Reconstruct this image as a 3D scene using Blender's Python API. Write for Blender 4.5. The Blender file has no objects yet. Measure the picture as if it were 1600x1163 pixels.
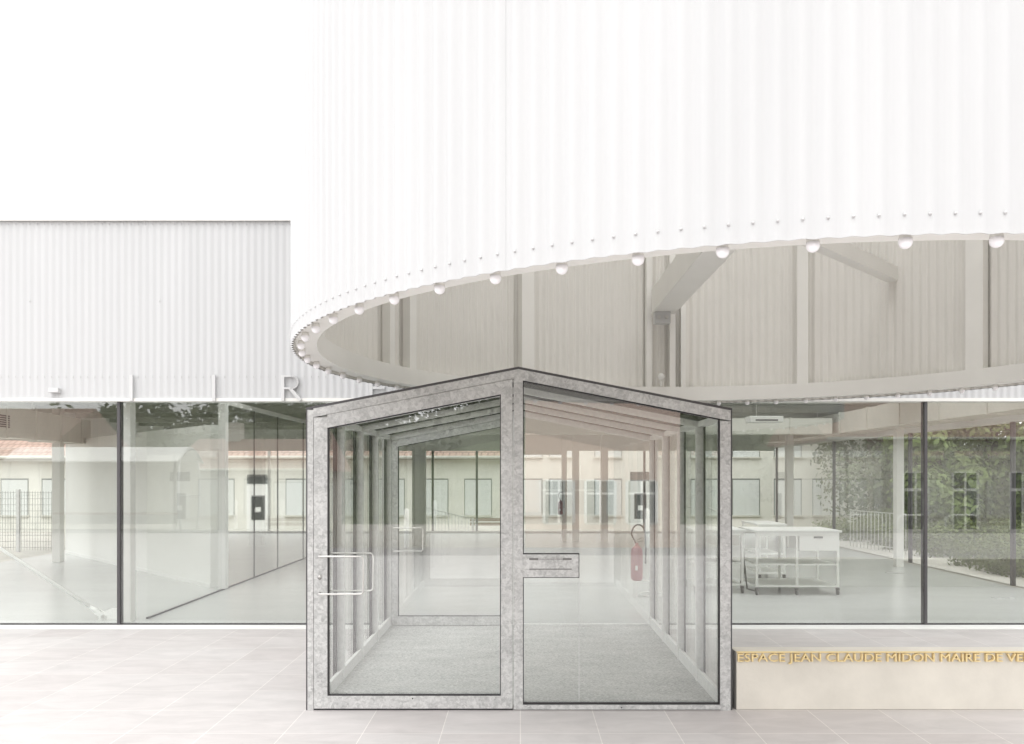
import bpy, bmesh, math, random
from mathutils import Vector, Matrix
R = math.radians
random.seed(7)
S = bpy.context.scene
COL = S.collection
# ------------------------------------------------------------------ camera
F, VX, HY, CH = 1243.0, 813.0, 743.0, 1.6      # focal length in photo pixels, vanishing point, eye height
cam = bpy.data.cameras.new('camera'); cam.sensor_width = 36; cam.lens = F*36/1600
cam.shift_x = (800-VX)/1600; cam.shift_y = (HY-581.5)/1600
cam.clip_start = .05; cam.clip_end = 2000
co = bpy.data.objects.new('camera', cam); COL.objects.link(co)
co.location = (0, 0, CH); co.rotation_euler = (R(90), 0, 0); S.camera = co
# ------------------------------------------------------------------ sky and sun
w = bpy.data.worlds.new('World'); S.world = w; w.use_nodes = True
wn, wl = w.node_tree.nodes, w.node_tree.links
for n in list(wn): wn.remove(n)
sky = wn.new('ShaderNodeTexSky'); sky.sky_type = 'NISHITA'; sky.sun_disc = False
SUN_EL, SUN_AZ = 68, 184
sky.sun_elevation = R(SUN_EL); sky.sun_rotation = R(SUN_AZ); sky.dust_density = 3; sky.air_density = 1
hs = wn.new('ShaderNodeHueSaturation'); hs.inputs['Saturation'].default_value = .12
wl.new(sky.outputs[0], hs.inputs['Color'])
tc = wn.new('ShaderNodeTexCoord'); mp = wn.new('ShaderNodeMapping'); mp.inputs['Scale'].default_value = (1, 1, 2.5)
nz = wn.new('ShaderNodeTexNoise'); nz.inputs['Scale'].default_value = 2.2; nz.inputs['Detail'].default_value = 6
wl.new(tc.outputs['Generated'], mp.inputs[0]); wl.new(mp.outputs[0], nz.inputs['Vector'])
cr = wn.new('ShaderNodeMapRange'); cr.inputs[1].default_value = .3; cr.inputs[2].default_value = .7
cr.inputs[3].default_value = 7.6; cr.inputs[4].default_value = 10.5
wl.new(nz.outputs[0], cr.inputs[0])
cl = wn.new('ShaderNodeCombineColor')
for i in range(3): wl.new(cr.outputs[0], cl.inputs[i])
mx = wn.new('ShaderNodeMix'); mx.data_type = 'RGBA'; mx.inputs[0].default_value = .85
wl.new(hs.outputs[0], mx.inputs[6]); wl.new(cl.outputs[0], mx.inputs[7])
bg = wn.new('ShaderNodeBackground'); bg.inputs[1].default_value = .15
wl.new(mx.outputs[2], bg.inputs[0])
wo = wn.new('ShaderNodeOutputWorld'); wl.new(bg.outputs[0], wo.inputs[0])
sd = bpy.data.lights.new('sun', 'SUN'); sd.energy = 0.5; sd.angle = R(60); sd.color = (1, .985, .96)
so = bpy.data.objects.new('sun', sd); COL.objects.link(so)
az = R(SUN_AZ); el = R(SUN_EL)
dv = Vector((math.sin(az)*math.cos(el), math.cos(az)*math.cos(el), math.sin(el)))
so.rotation_euler = dv.to_track_quat('Z', 'Y').to_euler(); so.location = dv*60
S.view_settings.view_transform = 'Standard'; S.view_settings.look = 'None'
S.view_settings.gamma = 1; S.view_settings.exposure = 0.95
S.cycles.transparent_max_bounces = 40; S.cycles.max_bounces = 14; S.cycles.glossy_bounces = 6
S.cycles.diffuse_bounces = 7
S.cycles.use_denoising = True
S.cycles.caustics_reflective = False; S.cycles.caustics_refractive = False

# ------------------------------------------------------------------ helpers
def P(px, py, Y):
    return Vector(((px-VX)*Y/F, Y, CH+(HY-py)*Y/F))

class MB:
    def __init__(s): s.v = []; s.f = []; s.sm = []
    def add(s, vs, fs, smooth=False):
        o = len(s.v); s.v += [tuple(v) for v in vs]; s.f += [tuple(i+o for i in f) for f in fs]; s.sm += [smooth]*len(fs)
        return s
    def box(s, x0, x1, y0, y1, z0, z1):
        if x0 > x1: x0, x1 = x1, x0
        if y0 > y1: y0, y1 = y1, y0
        if z0 > z1: z0, z1 = z1, z0
        v = [(x0,y0,z0),(x1,y0,z0),(x1,y1,z0),(x0,y1,z0),(x0,y0,z1),(x1,y0,z1),(x1,y1,z1),(x0,y1,z1)]
        return s.add(v, [(0,3,2,1),(4,5,6,7),(0,1,5,4),(1,2,6,5),(2,3,7,6),(3,0,4,7)])
    def prism(s, pts, ax, a, b):
        """polygon pts (2D) extruded along axis ax ('x','y','z') from a to b"""
        n = len(pts)
        def mk(p, t):
            return {'x': (t, p[0], p[1]), 'y': (p[0], t, p[1]), 'z': (p[0], p[1], t)}[ax]
        v = [mk(p, a) for p in pts]+[mk(p, b) for p in pts]
        f = [tuple(range(n-1, -1, -1)), tuple(range(n, 2*n))]+[(i, (i+1) % n, (i+1) % n+n, i+n) for i in range(n)]
        return s.add(v, f)
    def bar(s, p, q, w, h, up=(0, 0, 1)):
        p, q = Vector(p), Vector(q); d = (q-p).normalized(); u = Vector(up)
        sx = d.cross(u).normalized(); uz = sx.cross(d).normalized()
        v = [c+sx*a*w/2+uz*b*h/2 for c in (p, q) for a, b in ((-1,-1),(1,-1),(1,1),(-1,1))]
        return s.add(v, [(3,2,1,0),(4,5,6,7),(0,1,5,4),(1,2,6,5),(2,3,7,6),(3,0,4,7)])
    def tube(s, pts, r, n=10, closed=False, cap=True):
        pts = [Vector(p) for p in pts]; m = len(pts); rs = r if isinstance(r, (list, tuple)) else [r]*m
        vs = []; prev = None
        for i, p in enumerate(pts):
            if closed: d = pts[(i+1) % m]-pts[i-1]
            else: d = pts[min(i+1, m-1)]-pts[max(i-1, 0)]
            d.normalize()
            a = prev if prev is not None else (Vector((0,0,1)) if abs(d.z) < .9 else Vector((1,0,0)))
            e = (a-d*a.dot(d)).normalized(); prev = e; g = d.cross(e)
            vs += [p+(e*math.cos(2*math.pi*k/n)+g*math.sin(2*math.pi*k/n))*rs[i] for k in range(n)]
        fs = []
        for i in range(m if closed else m-1):
            j = (i+1) % m
            fs += [(i*n+k, i*n+(k+1) % n, j*n+(k+1) % n, j*n+k) for k in range(n)]
        s.add(vs, fs, True)
        if cap and not closed:
            o = len(s.v)-len(vs)
            s.f += [tuple(o+k for k in range(n-1, -1, -1)), tuple(o+(m-1)*n+k for k in range(n))]; s.sm += [False]*2
        return s
    def ball(s, c, r, n=12, m=8, sz=1):
        c = Vector(c); vs = [c+Vector((0, 0, r*sz))]
        for i in range(1, m):
            t = math.pi*i/m
            vs += [c+Vector((r*math.sin(t)*math.cos(2*math.pi*k/n), r*math.sin(t)*math.sin(2*math.pi*k/n), r*sz*math.cos(t))) for k in range(n)]
        vs.append(c-Vector((0, 0, r*sz))); L = len(vs)-1
        fs = [(0, 1+k, 1+(k+1) % n) for k in range(n)]
        for i in range(m-2):
            fs += [(1+i*n+k, 1+(i+1)*n+k, 1+(i+1)*n+(k+1) % n, 1+i*n+(k+1) % n) for k in range(n)]
        fs += [(L, 1+(m-2)*n+(k+1) % n, 1+(m-2)*n+k) for k in range(n)]
        return s.add(vs, fs, True)
    def lathe(s, c, prof, n=20):
        c = Vector(c); vs = []
        for r, z in prof: vs += [c+Vector((r*math.cos(2*math.pi*k/n), r*math.sin(2*math.pi*k/n), z)) for k in range(n)]
        fs = []
        for i in range(len(prof)-1): fs += [(i*n+k, i*n+(k+1) % n, (i+1)*n+(k+1) % n, (i+1)*n+k) for k in range(n)]
        return s.add(vs, fs, True)
    def build(s, name, mat, parent=None, bevel=0):
        L = Vector((0, 0, 0)); p = parent
        while p is not None: L += p.location; p = p.parent
        me = bpy.data.meshes.new(name); me.from_pydata([tuple(Vector(v)-L) for v in s.v], [], s.f)
        me.polygons.foreach_set('use_smooth', s.sm); me.update()
        me.materials.append(mat)
        o = bpy.data.objects.new(name, me); COL.objects.link(o)
        if parent is not None: o.parent = parent
        if bevel:
            b = o.modifiers.new('bevel', 'BEVEL'); b.width = bevel; b.segments = 2; b.limit_method = 'ANGLE'; b.angle_limit = R(50)
        return o

def tag(o, label=None, cat=None, group=None, kind=None):
    if label: o['label'] = label
    if cat: o['category'] = cat
    if group: o['group'] = group
    if kind: o['kind'] = kind
    return o
def thing(name, loc, label, cat, group=None):
    o = bpy.data.objects.new(name, None); COL.objects.link(o); o.location = loc; o.empty_display_size = .2
    return tag(o, label, cat, group)
def copy_tree(o, parent=None):
    c = o.copy(); COL.objects.link(c); c.parent = parent
    for ch in list(o.children): copy_tree(ch, c)
    return c

# ------------------------------------------------------------------ materials
def mat(name, col, rough=.5, metal=0, var=0, vscale=3, bump=0, bscale=40, spec=.5, stretch=None, trans=0):
    m = bpy.data.materials.new(name); m.use_nodes = True
    N, L = m.node_tree.nodes, m.node_tree.links; b = N['Principled BSDF']
    b.inputs['Roughness'].default_value = rough; b.inputs['Metallic'].default_value = metal
    b.inputs['Specular IOR Level'].default_value = spec
    b.inputs['Base Color'].default_value = (*col, 1)
    t = N.new('ShaderNodeTexCoord'); g = N.new('ShaderNodeMapping'); L.new(t.outputs['Object'], g.inputs[0])
    if stretch: g.inputs['Scale'].default_value = stretch
    if var:
        n = N.new('ShaderNodeTexNoise'); n.inputs['Scale'].default_value = vscale; n.inputs['Detail'].default_value = 8
        n.inputs['Roughness'].default_value = .6
        L.new(g.outputs[0], n.inputs['Vector'])
        r = N.new('ShaderNodeMapRange'); r.inputs[1].default_value = .3; r.inputs[2].default_value = .7
        r.inputs[3].default_value = 1-var; r.inputs[4].default_value = 1+var
        L.new(n.outputs[0], r.inputs[0])
        v = N.new('ShaderNodeVectorMath'); v.operation = 'SCALE'; v.inputs[0].default_value = col
        L.new(r.outputs[0], v.inputs['Scale']); L.new(v.outputs[0], b.inputs['Base Color'])
    if bump:
        n = N.new('ShaderNodeTexNoise'); n.inputs['Scale'].default_value = bscale; n.inputs['Detail'].default_value = 5
        L.new(g.outputs[0], n.inputs['Vector'])
        u = N.new('ShaderNodeBump'); u.inputs['Strength'].default_value = bump; u.inputs['Distance'].default_value = .01
        L.new(n.outputs[0], u.inputs['Height']); L.new(u.outputs[0], b.inputs['Normal'])
    return m

M = {}
M['clad'] = mat('white corrugated sheet', (.53, .533, .538), .5, var=.035, vscale=3, stretch=(1, 1, .1), bump=.02, bscale=3)
M['lining'] = mat('beige painted back of sheet', (.73, .715, .68), .55, var=.03, vscale=1.2)
M['steel'] = mat('offwhite painted steel', (.79, .78, .75), .45, var=.03, vscale=2)
M['white'] = mat('white paint', (.80, .80, .78), .5, var=.02, vscale=2)
M['wall'] = mat('interior white wall', (.80, .80, .775), .7, var=.02, vscale=1.5)
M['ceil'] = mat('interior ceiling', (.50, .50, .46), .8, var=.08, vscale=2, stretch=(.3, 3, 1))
M['duct'] = mat('duct sheet metal', (.62, .62, .57), .4, metal=.1, var=.05, vscale=2)
M['floor'] = mat('poured pale floor', (.60, .605, .595), .25, var=.04, vscale=.7, stretch=(1, 3, 1), bump=.01, bscale=4)
M['dark'] = mat('dark gasket', (.022, .02, .022), .5)
M['alu'] = mat('anodised dark aluminium', (.09, .085, .09), .4, metal=.3)
M['sill'] = mat('white metal sill', (.82, .82, .80), .4)
M['satin'] = mat('satin stainless steel', (.60, .59, .57), .32, metal=1, bump=.02, bscale=120)
M['screw'] = mat('zinc screw', (.55, .55, .55), .4, metal=.3)
M['bulb'] = mat('opal bulb glass', (.93, .92, .95), .3)
M['concrete'] = mat('cast limestone concrete', (.67, .635, .57), .85, var=.09, vscale=2.2, bump=.10, bscale=55)
M['brass'] = mat('gilt letters', (.80, .64, .34), .45, metal=.2)
M['asphalt'] = mat('worn pale asphalt', (.27, .255, .25), .9, var=.12, vscale=.8, bump=.3, bscale=60)
M['ground'] = mat('gravelly ground', (.36, .34, .30), .95, var=.15, vscale=1.5, bump=.4, bscale=30)
M['cream'] = mat('cream render', (.70, .69, .64), .9, var=.05, vscale=1.2, bump=.1, bscale=30)
M['pink'] = mat('pink render', (.74, .58, .49), .9, var=.05, vscale=1.2)
M['pale'] = mat('pale grey render', (.58, .57, .52), .9, var=.05, vscale=1.2)
M['shutter'] = mat('pale roller shutter', (.66, .68, .67), .6)
M['shutter_line'] = mat('shutter recess', (.20, .21, .20), .6)
M['darkglass'] = mat('dark window glass', (.06, .065, .065), .12)
M['bark'] = mat('bark', (.10, .075, .055), .9, var=.2, vscale=8)
M['red'] = mat('extinguisher red', (.36, .12, .13), .3)
M['black'] = mat('black rubber', (.02, .02, .02), .6)
M['castor'] = mat('castor grey', (.16, .155, .15), .5)
M['wood'] = mat('weathered bench wood', (.28, .20, .15), .8, var=.1)
M['letterwhite'] = mat('white enamel letters', (.60, .60, .60), .5)
M['green_mesh'] = mat('dark green fence wire', (.07, .085, .07), .6)
M['labelw'] = mat('label white', (.8, .8, .78), .5)

def galv():
    m = bpy.data.materials.new('galvanised steel'); m.use_nodes = True
    N, L = m.node_tree.nodes, m.node_tree.links; b = N['Principled BSDF']
    t = N.new('ShaderNodeTexCoord')
    d = N.new('ShaderNodeTexNoise'); d.inputs['Scale'].default_value = 22; d.inputs['Detail'].default_value = 3
    L.new(t.outputs['Object'], d.inputs['Vector'])
    ad = N.new('ShaderNodeVectorMath'); ad.operation = 'MULTIPLY_ADD'
    L.new(d.outputs['Color'], ad.inputs[0]); ad.inputs[1].default_value = (.05, .05, .05); L.new(t.outputs['Object'], ad.inputs[2])
    v = N.new('ShaderNodeTexVoronoi'); v.inputs['Scale'].default_value = 95; L.new(ad.outputs[0], v.inputs['Vector'])
    v2 = N.new('ShaderNodeTexVoronoi'); v2.inputs['Scale'].default_value = 46; L.new(ad.outputs[0], v2.inputs['Vector'])
    n = N.new('ShaderNodeTexNoise'); n.inputs['Scale'].default_value = 3.5; n.inputs['Detail'].default_value = 6; L.new(t.outputs['Object'], n.inputs['Vector'])
    s1 = N.new('ShaderNodeSeparateColor'); L.new(v.outputs['Color'], s1.inputs[0])
    s2 = N.new('ShaderNodeSeparateColor'); L.new(v2.outputs['Color'], s2.inputs[0])
    m1 = N.new('ShaderNodeMath'); m1.operation = 'MULTIPLY_ADD'; L.new(s1.outputs[0], m1.inputs[0]); m1.inputs[1].default_value = .26
    m2 = N.new('ShaderNodeMath'); m2.operation = 'MULTIPLY'; L.new(s2.outputs[1], m2.inputs[0]); m2.inputs[1].default_value = .34
    L.new(m2.outputs[0], m1.inputs[2])
    m3 = N.new('ShaderNodeMath'); m3.operation = 'MULTIPLY_ADD'; L.new(n.outputs[0], m3.inputs[0]); m3.inputs[1].default_value = .66; L.new(m1.outputs[0], m3.inputs[2])
    r = N.new('ShaderNodeValToRGB'); e = r.color_ramp.elements
    e[0].position = .22; e[0].color = (.30, .298, .295, 1); e[1].position = .88; e[1].color = (.58, .58, .57, 1)
    x = e.new(.52); x.color = (.43, .43, .425, 1)
    L.new(m3.outputs[0], r.inputs[0]); L.new(r.outputs[0], b.inputs['Base Color'])
    b.inputs['Metallic'].default_value = .08
    rr = N.new('ShaderNodeMapRange'); rr.inputs[3].default_value = .35; rr.inputs[4].default_value = .6; L.new(m1.outputs[0], rr.inputs[0]); L.new(rr.outputs[0], b.inputs['Roughness'])
    return m
M['galv'] = galv()
M['galv_lit'] = mat('galvanised steel lightened against shade', (.68, .68, .665), .5, metal=.05, var=.10, vscale=30)  # same steel, colour lightened to offset the shade inside the porch

def glass(name, tint=(.965, .98, .97), base=.055):
    m = bpy.data.materials.new(name); m.use_nodes = True
    N, L = m.node_tree.nodes, m.node_tree.links; N.remove(N['Principled BSDF'])
    o = N['Material Output']; tr = N.new('ShaderNodeBsdfTransparent'); tr.inputs[0].default_value = (*tint, 1)
    g = N.new('ShaderNodeBsdfGlossy'); g.inputs['Roughness'].default_value = 0.0; g.inputs[0].default_value = (1, 1, 1, 1)
    lw = N.new('ShaderNodeLayerWeight'); lw.inputs[0].default_value = .5
    p = N.new('ShaderNodeMath'); p.operation = 'POWER'; p.inputs[1].default_value = 5; L.new(lw.outputs['Facing'], p.inputs[0])
    q = N.new('ShaderNodeMath'); q.operation = 'MULTIPLY_ADD'; q.inputs[1].default_value = .9; q.inputs[2].default_value = base; L.new(p.outputs[0], q.inputs[0])
    mi = N.new('ShaderNodeMixShader'); L.new(q.outputs[0], mi.inputs[0]); L.new(tr.outputs[0], mi.inputs[1]); L.new(g.outputs[0], mi.inputs[2])
    L.new(mi.outputs[0], o.inputs[0]); return m
M['glass'] = glass('clear double glazing', (.955, .965, .955), .09)
M['vglass'] = glass('clear porch glass', (.97, .98, .975), .12)
M['glass2'] = glass('clear inner glass', (.985, .99, .985), .03)

def tiles():
    m = bpy.data.materials.new('porcelain paving'); m.use_nodes = True
    N, L = m.node_tree.nodes, m.node_tree.links; b = N['Principled BSDF']
    t = N.new('ShaderNodeTexCoord'); g = N.new('ShaderNodeMapping'); g.inputs['Location'].default_value = (.489*40, -5.42+.489*40, 0)
    L.new(t.outputs['Object'], g.inputs[0])
    k = N.new('ShaderNodeTexBrick'); k.offset = 0; k.offset_frequency = 1; k.squash = 1
    k.inputs['Scale'].default_value = 1; k.inputs['Brick Width'].default_value = .489; k.inputs['Row Height'].default_value = .489
    k.inputs['Mortar Size'].default_value = .0028; k.inputs['Mortar Smooth'].default_value = .15; k.inputs['Bias'].default_value = 0
    k.inputs['Color1'].default_value = (.49, .458, .45, 1); k.inputs['Color2'].default_value = (.53, .505, .497, 1); k.inputs['Mortar'].default_value = (.68, .65, .62, 1)
    L.new(g.outputs[0], k.inputs['Vector'])
    g2 = N.new('ShaderNodeMapping'); g2.inputs['Scale'].default_value = (1, 2.6, 1); L.new(t.outputs['Object'], g2.inputs[0])
    n = N.new('ShaderNodeTexNoise'); n.inputs['Scale'].default_value = 2.3; n.inputs['Detail'].default_value = 9; n.inputs['Roughness'].default_value = .65; n.inputs['Distortion'].default_value = .8
    L.new(g2.outputs[0], n.inputs['Vector'])
    r = N.new('ShaderNodeMapRange'); r.inputs[1].default_value = .3; r.inputs[2].default_value = .72; r.inputs[3].default_value = .88; r.inputs[4].default_value = 1.1; L.new(n.outputs[0], r.inputs[0])
    v = N.new('ShaderNodeVectorMath'); v.operation = 'SCALE'; L.new(k.outputs[0], v.inputs[0]); L.new(r.outputs[0], v.inputs['Scale']); L.new(v.outputs[0], b.inputs['Base Color'])
    b.inputs['Roughness'].default_value = .42
    u = N.new('ShaderNodeBump'); u.inputs['Strength'].default_value = .25; u.inputs['Distance'].default_value = .003; u.invert = True
    L.new(k.outputs['Fac'], u.inputs['Height']); L.new(u.outputs[0], b.inputs['Normal'])
    return m
M['tiles'] = tiles()
def carpet():
    m = mat('entrance matting', (.345, .35, .33), .95, var=.0)
    N, L = m.node_tree.nodes, m.node_tree.links; b = N['Principled BSDF']
    t = N.new('ShaderNodeTexCoord'); g = N.new('ShaderNodeMapping'); g.inputs['Scale'].default_value = (1, 2.5, 1); L.new(t.outputs['Object'], g.inputs[0])
    n = N.new('ShaderNodeTexNoise'); n.inputs['Scale'].default_value = 55; n.inputs['Detail'].default_value = 3; L.new(g.outputs[0], n.inputs['Vector'])
    n2 = N.new('ShaderNodeTexNoise'); n2.inputs['Scale'].default_value = 2; n2.inputs['Detail'].default_value = 4; L.new(g.outputs[0], n2.inputs['Vector'])
    a = N.new('ShaderNodeMath'); a.operation = 'MULTIPLY_ADD'; a.inputs[1].default_value = .25; L.new(n2.outputs[0], a.inputs[0]); L.new(n.outputs[0], a.inputs[2])
    r = N.new('ShaderNodeValToRGB'); e = r.color_ramp.elements; e[0].position = .42; e[0].color = (.24, .245, .235, 1); e[1].position = .80; e[1].color = (.58, .58, .56, 1)
    L.new(a.outputs[0], r.inputs[0]); L.new(r.outputs[0], b.inputs['Base Color'])
    return m
M['carpet'] = carpet()
def rooftile():
    m = mat('red roof tiles', (.38, .26, .22), .85)
    N, L = m.node_tree.nodes, m.node_tree.links; b = N['Principled BSDF']
    t = N.new('ShaderNodeTexCoord'); k = N.new('ShaderNodeTexBrick'); L.new(t.outputs['Object'], k.inputs['Vector'])
    k.inputs['Scale'].default_value = 1; k.inputs['Brick Width'].default_value = .24; k.inputs['Row Height'].default_value = .34; k.inputs['Mortar Size'].default_value = .02
    k.inputs['Color1'].default_value = (.42, .29, .24, 1); k.inputs['Color2'].default_value = (.34, .24, .20, 1); k.inputs['Mortar'].default_value = (.18, .11, .09, 1)
    L.new(k.outputs[0], b.inputs['Base Color']); return m
M['rooftile'] = rooftile()
def leaf(name, a, c):
    m = bpy.data.materials.new(name); m.use_nodes = True
    N, L = m.node_tree.nodes, m.node_tree.links; b = N['Principled BSDF']
    t = N.new('ShaderNodeTexCoord'); n = N.new('ShaderNodeTexNoise'); n.inputs['Scale'].default_value = 1.4; n.inputs['Detail'].default_value = 7; n.inputs['Roughness'].default_value = .8
    L.new(t.outputs['Object'], n.inputs['Vector'])
    r = N.new('ShaderNodeValToRGB'); e = r.color_ramp.elements; e[0].position = .33; e[0].color = (*a, 1); e[1].position = .68; e[1].color = (*c, 1)
    L.new(n.outputs[0], r.inputs[0]); L.new(r.outputs[0], b.inputs['Base Color']); b.inputs['Roughness'].default_value = .6
    tr = N.new('ShaderNodeBsdfTranslucent'); L.new(r.outputs[0], tr.inputs[0]); mi = N.new('ShaderNodeMixShader'); mi.inputs[0].default_value = .3
    L.new(b.outputs[0], mi.inputs[1]); L.new(tr.outputs[0], mi.inputs[2]); L.new(mi.outputs[0], N['Material Output'].inputs[0])
    return m
M['leaf'] = leaf('leaves', (.12, .17, .05), (.32, .40, .15))
M['leafd'] = leaf('dark leaves', (.05, .07, .03), (.15, .18, .08))
M['leafh'] = leaf('hedge leaves', (.07, .10, .025), (.22, .27, .09))

# ------------------------------------------------------------------ the drum's circle (fitted on the bulbs)
XC, YC, RB = 1.512, 5.445, 2.905
FRONT, GL = 5.42, 8.50                 # porch front plane, facade glass plane
PITCH = .0766

# ================================================================== SETTING
def gz(x, y):
    z = -.03
    if y < -7: z -= 1.15*min(1, (-7-y)/5)
    if y > 23: z -= .95*min(1, (y-23)/3)
    return z
g = MB(); xs = [-400, -120, -60, -30, -15, 0, 15, 30, 60, 120, 400]
ys = [-400, -120, -60, -30, -16, -12, -10, -8, -7, 0, 8, 16, 23, 24.5, 26, 40, 80, 400]
g.add([(x, y, gz(x, y)) for y in ys for x in xs], [(j*len(xs)+i, j*len(xs)+i+1, (j+1)*len(xs)+i+1, (j+1)*len(xs)+i) for j in range(len(ys)-1) for i in range(len(xs)-1)])
tag(g.build('ground', M['ground']), kind='structure')
g = MB(); ys = [-16, -12, -10, -8, -7, -5]
g.add([(x, y, gz(0, y)+.006) for y in ys for x in (-60, 60)], [(2*j, 2*j+1, 2*j+3, 2*j+2) for j in range(len(ys)-1)])
tag(g.build('road', M['asphalt']), kind='structure')
g = MB(); g.prism([(-22, -5), (22, -5), (22, 8.555), (-22, 8.555)], 'z', -.05, 0)
tag(g.build('paving', M['tiles']), kind='structure')
g = MB(); g.prism([(-9.55, 8.56), (7.05, 8.56), (7.05, 22), (-9.55, 22)], 'z', -.05, .004)
tag(g.build('floor', M['floor']), kind='structure')
g = MB(); g.add([(7.25, 8.6, -.018), (60, 8.6, -.018), (60, 22.8, -.018), (7.25, 22.8, -.018)], [(0, 1, 2, 3)])
M['gravel'] = mat('pale gravel', (.50, .48, .44), .95, var=.25, vscale=25, bump=.5, bscale=40)
tag(g.build('gravel_strip', M['gravel']), kind='structure')

# ================================================================== CORRUGATED SHEET
def corr_flat(mb, x0, x1, y, z0, z1, amp=.003, seg=8):
    n = int((x1-x0)/PITCH*seg); vs = []
    for i in range(n+1):
        x = x0+(x1-x0)*i/n; d = amp*math.cos(2*math.pi*(x)/PITCH)
        vs += [(x, y-d, z0), (x, y-d, z1)]
    mb.add(vs, [(2*i, 2*i+2, 2*i+3, 2*i+1) for i in range(n)], True)
def screw(mb, p, nrm, r=.0055):
    nrm = Vector(nrm).normalized(); t = Vector((0, 0, 1)); s_ = nrm.cross(t).normalized(); p = Vector(p)
    vs = [p+nrm*.006]; n = 8
    for k in range(n): vs.append(p+nrm*.004+(s_*math.cos(2*math.pi*k/n)+t*math.sin(2*math.pi*k/n))*r*.75)
    for k in range(n): vs.append(p+(s_*math.cos(2*math.pi*k/n)+t*math.sin(2*math.pi*k/n))*r)
    mb.add(vs, [(0, 1+k, 1+(k+1) % n) for k in range(n)]+[(1+k, 1+n+k, 1+n+(k+1) % n, 1+(k+1) % n) for k in range(n)], True)

# ================================================================== HALL BUILDING
ZH, ZT = 2.386, 4.32                   # glass head, wall top
hall = thing('glazed_hall', (-1.25, GL, 0), 'long low public hall with white corrugated cladding above a band of frameless glass', 'building')
c = MB(); corr_flat(c, -9.75, 7.25, GL-.045, ZH+.035, ZT)
c.box(-9.75, 7.25, GL-.03, GL+.02, ZH+.036, ZT-.002)
clad = c.build('facade_cladding', M['clad'], hall)
c = MB(); c.box(-9.8, 7.3, GL-.075, GL+.06, ZT, ZT+.045); c.box(-9.8, 7.3, GL-.079, GL-.0752, ZT-.022, ZT+.045)
c.build('cap_flashing', M['steel'], clad)
c = MB()
for zz in (ZH+.26, ZT-.05):
    n = int(17/PITCH)
    for i in range(-int(9.7/PITCH), int(7.2/PITCH)): screw(c, (i*PITCH, GL-.054, zz), (0, -1, 0), .006)
for i in (-68, -50, -30, -12): screw(c, (i*PITCH*1.0, GL-.054, 3.45), (0, -1, 0), .008)
tag(c.build('screw_row', M['screw'], clad), kind='stuff')
c = MB(); c.box(-9.75, 7.25, GL-.062, GL+.04, ZH, ZH+.034); c.build('window_head', M['steel'], hall)
for a, b_ in ((-9.75, -1.47), (1.455, 7.25)): MB().box(a, b_, GL-.22, GL+.05, 0.0005, .006).build('window_sill', M['sill'], hall)
# roof, ceiling, side and back walls above the glass
RL = ((9.2, 11.9, -6.0), (13.0, 15.2, 2.2))       # added roof openings, out of view, to brighten the hall
c = MB(); yy = [GL+.0201]+[v for r in RL for v in r[:2]]+[22.2]
for i in range(0, len(yy), 2): c.box(-9.75, 7.25, yy[i], yy[i+1], 4.05, ZT-.004)
for a, b, xl_ in RL:
    c.box(-9.75, xl_, a, b, 4.05, ZT-.004); c.box(6.6, 7.25, a, b, 4.05, ZT-.004)
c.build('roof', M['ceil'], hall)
for a, b, xl_ in RL: MB().box(xl_+.01, 6.59, a+.01, b-.01, 4.2, 4.21).build('added_rooflight', M['glass2'], hall)
c = MB(); yy[0] = GL+.1; yy[-1] = 21.95
for i in range(0, len(yy), 2): c.box(-9.55, 7.05, yy[i], yy[i+1], 2.98, 3.03)
for k in range(5): c.box(-9.5, 7.0, 15.6+1.4*k, 15.74+1.4*k, 2.83, 2.979)
for a, b, xl_ in RL:
    c.box(-9.499, xl_, a, b, 2.98, 4.049); c.box(6.6, 6.999, a, b, 2.98, 4.049)
    c.box(xl_+.001, 6.599, a-.06, a-.001, 3.031, 4.049); c.box(xl_+.001, 6.599, b+.001, b+.06, 3.031, 4.049)
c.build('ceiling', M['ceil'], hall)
c = MB(); c.box(7.0, 7.2, GL+.06, 22.2, ZH-.02, 4.049); c.build('side_wall', M['wall'], hall)
c = MB(); c.box(-9.7, -9.5, GL+.06, 22.2, ZH-.02, 4.049); c.build('side_wall', M['wall'], hall)
c = MB(); c.box(-9.499, 6.999, 21.95, 22.15, 2.28, 4.049); c.build('rear_wall', M['wall'], hall)
c = MB(); c.box(-9.49, 6.99, GL+.03, GL+.12, ZH+.001, 2.979); c.build('fascia', M['wall'], hall)
# facade panes, each with its own thin frame
def pane(x0, x1):
    p = MB().box(x0+.012, x1-.012, GL, GL+.02, .008, ZH-.001).build('window', M['glass'], hall)
    f = MB()
    f.box(x0+.006, x1-.006, GL-.012, GL-.001, .0065, .02)
    f.build('gasket', M['dark'], p)
for a, b_ in ((-9.72, -4.275), (-4.275, -1.475), (1.462, 4.32), (4.32, 7.22)): pane(a, b_)
for x in (-4.285, 4.325):
    MB().box(x-.015, x+.015, GL-.02, GL+.06, .0065, ZH-.001).build('mullion', M['alu'], hall)
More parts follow.
